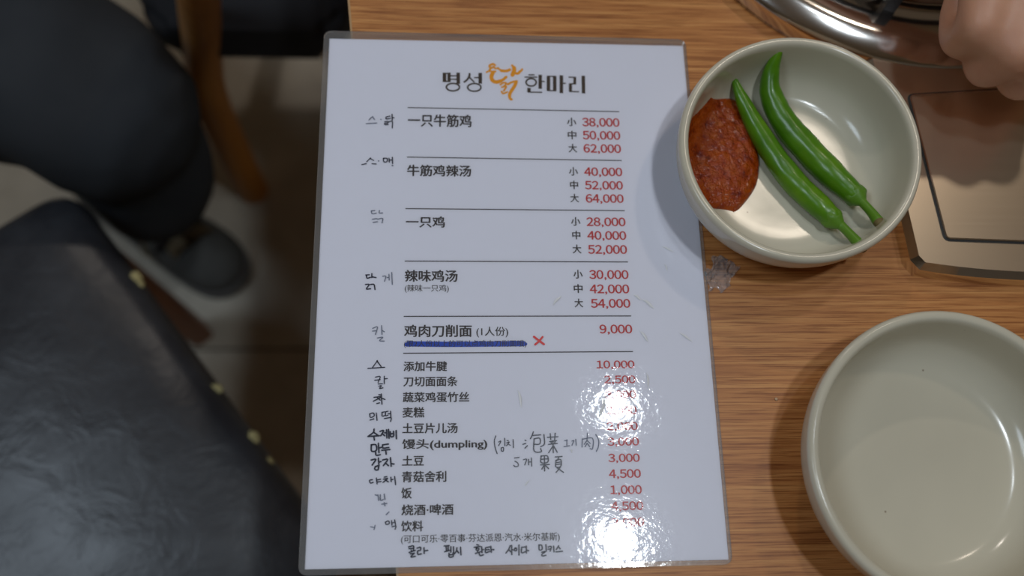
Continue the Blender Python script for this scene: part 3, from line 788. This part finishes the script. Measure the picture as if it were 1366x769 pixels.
# ------------------------------------------------------------------ person whose hand hangs over the stove
hx, hy, hz = 0.379, -0.016, TZ + 0.080
def hp(side, fwd, up_):        # side: + towards the thumb, fwd: towards the knuckles, up_: back of the hand
    f = Vector((-0.10, -0.96, -0.18)).normalized(); s = Vector((1, -0.10, 0.0)); s = (s - f * s.dot(f)).normalized(); u = s.cross(f)
    if u.z < 0: u = -u
    return Vector((hx, hy, hz)) + s*side + f*fwd + u*up_
person = thing('person', 'person reaching a bare hand over the stove at the upper right edge', 'person', (0.52, 0.45, TZ))
bm = bmesh.new()
tube(bm, [hp(0.03, -0.40, 0.08), hp(0.014, -0.30, 0.052), hp(0.006, -0.20, 0.03), hp(0.0, -0.12, 0.012), hp(0.0, -0.075, 0.004), hp(0, -0.04, 0)], [0.050, 0.046, 0.041, 0.031, 0.027, 0.028], 24, 6)
kn = [(-0.031, 0.022), (-0.011, 0.034), (0.011, 0.038), (0.032, 0.034)]
for i, (s_, f_) in enumerate(kn):
    tube(bm, [hp(s_*0.55, -0.055, 0), hp(s_*0.8, -0.015, 0.002), hp(s_, f_, 0.001)], [0.016, 0.0165, 0.0125 if i else 0.0115], 16, 5)
    L_ = (0.030, 0.040, 0.044, 0.040)[i]
    tube(bm, [hp(s_, f_, 0.0), hp(s_*0.96, f_-0.002, -L_*0.75), hp(s_*0.92, f_-0.022, -L_*0.95), hp(s_*0.90, f_-0.036, -L_*0.72)], [0.0112, 0.0098, 0.0088, 0.0078], 14, 5)
tube(bm, [hp(-0.012, -0.03, -0.010), hp(0.0, 0.005, -0.012), hp(0.008, 0.015, -0.012)], [0.018, 0.020, 0.016], 14, 4)
tube(bm, [hp(0.014, -0.050, -0.006), hp(0.040, -0.022, -0.014), hp(0.048, 0.006, -0.028), hp(0.036, 0.026, -0.042)], [0.017, 0.0145, 0.0115, 0.009], 16, 5)
tube(bm, [hp(kn[0][0], 0.016, -0.003), hp(kn[1][0], 0.030, -0.002), hp(kn[2][0], 0.034, -0.002), hp(kn[3][0], 0.028, -0.003)], [0.0105, 0.0118, 0.0118, 0.0112], 16, 5)
tube(bm, [hp(kn[0][0], 0.014, -0.020), hp(kn[1][0], 0.027, -0.024), hp(kn[2][0], 0.030, -0.026), hp(kn[3][0], 0.026, -0.024)], [0.0092, 0.0098, 0.0098, 0.0094], 16, 5)
hnd = obj('hand', bm, M_SKIN, person, True)
bake(hnd, [('REMESH', dict(mode='VOXEL', voxel_size=0.0022)), ('SMOOTH', dict(iterations=24, factor=0.7))])
bm = bmesh.new()
tube(bm, [hp(0.018, -0.33, 0.060), hp(0.024, -0.37, 0.072), hp(0.03, -0.42, 0.085), hp(0.05, -0.52, 0.20), hp(0.06, -0.56, 0.34)], [0.047, 0.053, 0.060, 0.066, 0.075], 28, 6,
     lambda t, a, p: 1 + 0.05*noise.noise(p*30))
obj('sleeve', bm, M_SLEEVE, person, True)
rebase(person)

# ------------------------------------------------------------------ cellophane scrap
bm = bmesh.new(); NX, NY = 26, 26
cen = at(961, 366)
grid = []
for i in range(NX):
    row = []
    for j in range(NY):
        a, b = (i/(NX-1)-0.5), (j/(NY-1)-0.5)
        x = a*0.021 + 0.003*noise.noise(Vector((a*5, b*5, 3))); y = b*0.026 + 0.004*noise.noise(Vector((a*5, b*5, 8)))
        z = 0.0016 + 0.0022*abs(noise.noise(Vector((a*7, b*7, 1)))) + 0.0012*noise.noise(Vector((a*16, b*16, 5)))
        row.append(bm.verts.new((cen.x + x + b*0.005, cen.y + y, TZ + max(0.0014, z))))
    grid.append(row)
for i in range(NX-1):
    for j in range(NY-1):
        a_, b_ = i/(NX-2)-0.5, j/(NY-2)-0.5
        if math.hypot(a_, b_) > 0.40 + 0.16*noise.noise(Vector((a_*4, b_*4, 2))): continue
        bm.faces.new((grid[i][j], grid[i+1][j], grid[i+1][j+1], grid[i][j+1]))
bmesh.ops.delete(bm, geom=[v for v in bm.verts if not v.link_faces], context='VERTS')
face_up(bm); cl = obj('cellophane_scrap', bm, M_CELLO, None, False, normals=False)
tag(cl, 'crumpled clear cellophane scrap beside the right edge of the menu', 'wrapper')
bpy.context.view_layer.update()
zmin = min(v.co.z for v in cl.data.vertices)
for v in cl.data.vertices: v.co.z -= zmin - (TZ + 0.0001)
# crumbs
def crumb(name, label, u, v, h, r, m, cat='crumb'):
    bm = bmesh.new(); bmesh.ops.create_icosphere(bm, subdivisions=2, radius=r)
    for w in bm.verts: w.co *= 1 + 0.35*noise.noise(w.co*900); w.co.z *= 0.6
    o = obj(name, bm, m, None, True); p = at(u, v, h); o.location = (p.x, p.y, TZ + h + r*0.45)
    return tag(o, label, cat)
crumb('crumb', 'tiny pale crumb on the wood left of the empty bowl', 1035, 533, 0, 0.0009, mat('pale_crumb', (0.6, 0.42, 0.26), 0.8))
pf = on_bowl(1050, 300)

# ------------------------------------------------------------------ black vinyl chair (lower left)
CH = 0.45
def pa(u, v, z): return at(u, v, z - TZ)
k0 = pa(84, 236, CH); k1 = pa(402, 668, CH)
ex = (k1 - k0); ex.z = 0; ex.normalize(); ey = Vector((ex.y, -ex.x, 0))
if ey.x > 0: ey = -ey
def rot(v, d): 
    c, s = math.cos(d), math.sin(d); return Vector((v.x*c - v.y*s, v.x*s + v.y*c, 0))
chair = thing('vinyl_chair', 'worn black vinyl chair seat with torn yellowed edge at lower left', 'chair', (k0.x + ex.x*0.2 + ey.x*0.2, k0.y + ex.y*0.2 + ey.y*0.2, 0))
SQ = 0.43
corner = [k0 - ex*0.0, k0 + ex*SQ, k0 + ex*SQ + ey*SQ, k0 + ey*SQ]
pts = rounded([(p.x, p.y) for p in corner], 0.035, 8)
ctr = Vector((sum(p[0] for p in pts)/len(pts), sum(p[1] for p in pts)/len(pts)))
bm = bmesh.new(); rings = []
prof = [(0.965, CH-0.055), (0.995, CH-0.045), (1.0, CH-0.025), (0.992, CH-0.012), (0.965, CH-0.003), (0.92, CH+0.002), (0.80, CH+0.008), (0.6, CH+0.013), (0.4, CH+0.016), (0.2, CH+0.017)]
dense = []
for a, b in zip(pts, pts[1:] + pts[:1]):
    n = max(1, int((Vector(b)-Vector(a)).length/0.012))
    for k in range(n): dense.append(Vector(a).lerp(Vector(b), k/n))
for f, z in prof:
    rings.append([bm.verts.new((ctr.x + (p.x-ctr.x)*f, ctr.y + (p.y-ctr.y)*f, z + 0.0035*noise.noise(Vector((p.x*14*f, p.y*14*f, f*3))))) for p in dense])
n = len(dense)
for A_, B_ in zip(rings, rings[1:]):
    for k in range(n): bm.faces.new((A_[k], A_[(k+1) % n], B_[(k+1) % n], B_[k]))
bm.faces.new(list(reversed(rings[0])))
cv = bm.verts.new((ctr.x, ctr.y, CH+0.017))
for k in range(n): bm.faces.new((rings[-1][k], rings[-1][(k+1) % n], cv))
obj('seat', bm, M_VINYL, chair, True)
bm = bmesh.new()
prism(bm, [(ctr.x + (p[0]-ctr.x)*0.95, ctr.y + (p[1]-ctr.y)*0.95) for p in pts], CH-0.085, CH-0.054); obj('seat_frame', bm, M_CHAIRWOOD, chair)
# the near leg foot is seen at the lower end of the reddish strip; the others follow the seat
foot = pa(268, 446, 0.0)
legtop = Vector((foot.x, foot.y, CH-0.06))
q0 = k0 + ex*0.03 + ey*0.03
lists = [(foot, Vector((q0.x, q0.y, CH-0.06)))]
for p in (k0 + ex*(SQ-0.035) + ey*0.035, k0 + ex*(SQ-0.035) + ey*(SQ-0.035), k0 + ex*0.035 + ey*(SQ-0.035)):
    lists.append((Vector((p.x, p.y, 0)), Vector((p.x, p.y, CH-0.06))))
for ft, tp in lists:
    bm = bmesh.new(); w0, w1 = 0.014, 0.019
    vs = []
    for p, w in ((ft, w0), (tp, w1)):
        vs.append([bm.verts.new((p.x + ex.x*a*w + ey.x*b*w, p.y + ex.y*a*w + ey.y*b*w, p.z)) for a, b in ((-1,-1),(1,-1),(1,1),(-1,1))])
    bm.faces.new(vs[0]); bm.faces.new(vs[1])
    for k in range(4): bm.faces.new((vs[0][k], vs[0][(k+1) % 4], vs[1][(k+1) % 4], vs[1][k]))
    bmesh.ops.bevel(bm, geom=list(bm.edges), offset=0.003, segments=2, affect='EDGES')
    obj('leg', bm, M_CHAIRWOOD, chair)
# torn spots where foam shows
for u, v, r in ((176,372,0.0055),(183,379,0.004),(288,518,0.0048),(329,588,0.0055),(327,594,0.0042),(354,618,0.004)):
    # seek the seat edge along the line of sight
    bm = bmesh.new(); bmesh.ops.create_icosphere(bm, subdivisions=3, radius=r)
    for w in bm.verts:
        w.co *= 1 + 0.5*noise.noise(w.co*260 + Vector((u, v, 0)))
        w.co = Vector((w.co.x*1.3, w.co.y, w.co.z*0.7))
    p = pa(u, v, CH-0.010)
    rel = Vector((p.x - k0.x, p.y - k0.y, 0)); along = rel.dot(ex)
    pe = k0 + ex*along + ey*0.004
    for w in bm.verts: w.co += Vector((pe.x, pe.y, CH-0.012))
    fo = obj('torn_foam', bm, M_FOAM, chair, True); fo['label'] = 'yellowed foam showing through torn vinyl'
rebase(chair)

# ------------------------------------------------------------------ seated person at the upper left (knee, shin, shoe)
sitter = thing('person', 'seated person in dark grey trousers and charcoal shoe at upper left', 'person', (-0.28, 0.12, 0))
bm = bmesh.new()
ZK = 0.47
knee = pa(166, 165, ZK)
th = [pa(-260, -150, ZK+0.05), pa(-120, -30, ZK+0.045), pa(-20, 50, ZK+0.03), pa(75, 105, ZK+0.015), pa(158, 158, ZK)]
ankle = pa(238, 272, 0.12)
shin = Vector((ankle.x-0.01, ankle.y+0.01, 0))
def fold(t, a, p):
    return 1 + 0.05*noise.noise(p*16) + 0.035*math.sin(a*2 + t*14 + noise.noise(p*9)*3)
tube(bm, th, [0.125, 0.112, 0.098, 0.088, 0.076], 36, 10, fold)
tube(bm, [Vector((knee.x-0.01, knee.y+0.005, ZK-0.01)), Vector((knee.x-0.012, knee.y+0.0, ZK-0.12)), Vector(((knee.x+ankle.x)/2-0.02, (knee.y+ankle.y)/2+0.01, 0.27)), Vector((ankle.x-0.02, ankle.y+0.02, 0.13))], [0.066, 0.062, 0.056, 0.050], 36, 8, fold)
tr = obj('trousers', bm, M_TROUSER, sitter, True)
bake(tr, [('REMESH', dict(mode='VOXEL', voxel_size=0.008)), ('SMOOTH', dict(iterations=3, factor=0.5))])
# shoe
heel = pa(196, 292, 0.03); toe = pa(293, 355, 0.03)
sd = Vector((toe.x-heel.x, toe.y-heel.y, 0)); SL = 0.27; sd.normalize(); heel = toe - sd*0.235; sn = Vector((-sd.y, sd.x, 0))
def shoe_outline(g=0.0):
    o_ = []
    L = [(0.0,0.0),(0.004,0.024),(0.03,0.034),(0.09,0.036),(0.16,0.043),(0.215,0.046),(0.25,0.036),(0.268,0.015),(0.27,-0.004),(0.262,-0.026),(0.235,-0.042),(0.18,-0.044),(0.10,-0.036),(0.03,-0.034),(0.004,-0.022)]
    for v in catmull([(a, b, 0) for a, b in L + [L[0]]], 4)[:-1]:
        c = Vector((0.135, 0, 0)); d = (v - c); v = c + d * (1 - g)
        p = heel - sd*0.0 + sd*v.x + sn*v.y; o_.append((p.x, p.y))
    return o_
bm = bmesh.new(); prism(bm, shoe_outline(0.0), 0.0, 0.022); obj('sole', bm, M_SOLE, sitter, False)
bm = bmesh.new(); rings = []
oc = shoe_outline(0.0)
for f, z in ((0.96, 0.022), (0.98, 0.032), (0.93, 0.046), (0.80, 0.058), (0.60, 0.067), (0.3, 0.073)):
    ring = []
    for (x, y) in oc:
        c = heel + sd*0.12
        p = Vector((x - c.x, y - c.y, 0)); al = p.dot(sd)
        zz = z if z < 0.03 else z * (1.0 + max(0, -al)*2.6) 
        ring.append(bm.verts.new((c.x + p.x*f, c.y + p.y*f, zz)))
    rings.append(ring)
for A_, B_ in zip(rings, rings[1:]):
    m_ = len(A_)
    for k in range(m_): bm.faces.new((A_[k], A_[(k+1) % m_], B_[(k+1) % m_], B_[k]))
bm.faces.new(rings[-1]); bm.faces.new(list(reversed(rings[0])))
obj('shoe_upper', bm, M_SHOE, sitter, True)
def band(a0, a1, m, label, lift):
    """strip over the shoe between a0 and a1 along its length"""
    bm = bmesh.new(); rows = []
    for a in (a0, (a0+a1)/2, a1):
        row = []
        for k in range(13):
            t = -1 + 2*k/12
            w = 0.043*t
            zz = 0.026 + 0.052*math.cos(t*math.pi/2)**0.6 + lift
            p = heel + sd*(a + 0.012*t) + sn*w
            row.append(bm.verts.new((p.x, p.y, zz)))
        rows.append(row)
    for A_, B_ in zip(rows, rows[1:]):
        for k in range(12): bm.faces.new((A_[k], A_[k+1], B_[k+1], B_[k]))
    r = bmesh.ops.solidify(bm, geom=bm.faces[:], thickness=0.003)
    o = obj('shoe_strap' if m is M_SHOEBLACK else 'shoe_panel', bm, m, sitter, True); o['label'] = label
band(0.150, 0.205, M_SHOEBEIGE, 'beige panel over the instep', 0.004)
band(0.172, 0.186, M_SHOEBLACK, 'black strap across the beige panel', 0.0075)
rebase(sitter)

# ------------------------------------------------------------------ wooden chair behind (upper left)
fc = thing('wooden_chair', 'tan wooden chair with dark padded seat at the top beside the table', 'chair', (-0.2, 0.45, 0))
ZS = 0.45
p0, p1 = pa(180, 36, ZS), pa(462, 42, ZS)
bm = bmesh.new()
w_ = (p1 - p0); w_.z = 0; wl = w_.length; w_.normalize(); d_ = Vector((-w_.y, w_.x, 0))
sp = rounded([(p.x, p.y) for p in (p0, p1, p1 + d_*0.40, p0 + d_*0.40)], 0.04, 8)
prism(bm, sp, ZS-0.05, ZS); bmesh.ops.bevel(bm, geom=[e for e in bm.edges if abs(e.verts[0].co.z-e.verts[1].co.z) < 1e-6], offset=0.012, segments=3, affect='EDGES')
obj('seat', bm, M_CHAIRBLACK, fc, True)
ft = pa(338, 255, 0.0)
bm = bmesh.new()
tube(bm, [ft + Vector((0,0,0.0)), pa(306, 190, 0.15), pa(277, 120, 0.31), pa(268, 40, 0.44), pa(262, -40, 0.60), pa(255, -110, 0.74)], [0.021, 0.021, 0.020, 0.0195, 0.018, 0.016], 16, 6)
obj('back_post', bm, M_TANWOOD, fc, True)
q = p1 + d_*0.03 - w_*0.04
for a in (p1 - w_*0.06 + d_*0.20, p1 - w_*0.05 + d_*0.35, p0 + w_*0.05 + d_*0.35):
    bm = bmesh.new(); tube(bm, [Vector((a.x, a.y, 0.012)), Vector((a.x, a.y, 0.2)), Vector((a.x, a.y, ZS-0.05))], [0.014, 0.017, 0.019], 14, 3); obj('leg', bm, M_TANWOOD, fc, True)
rebase(fc)
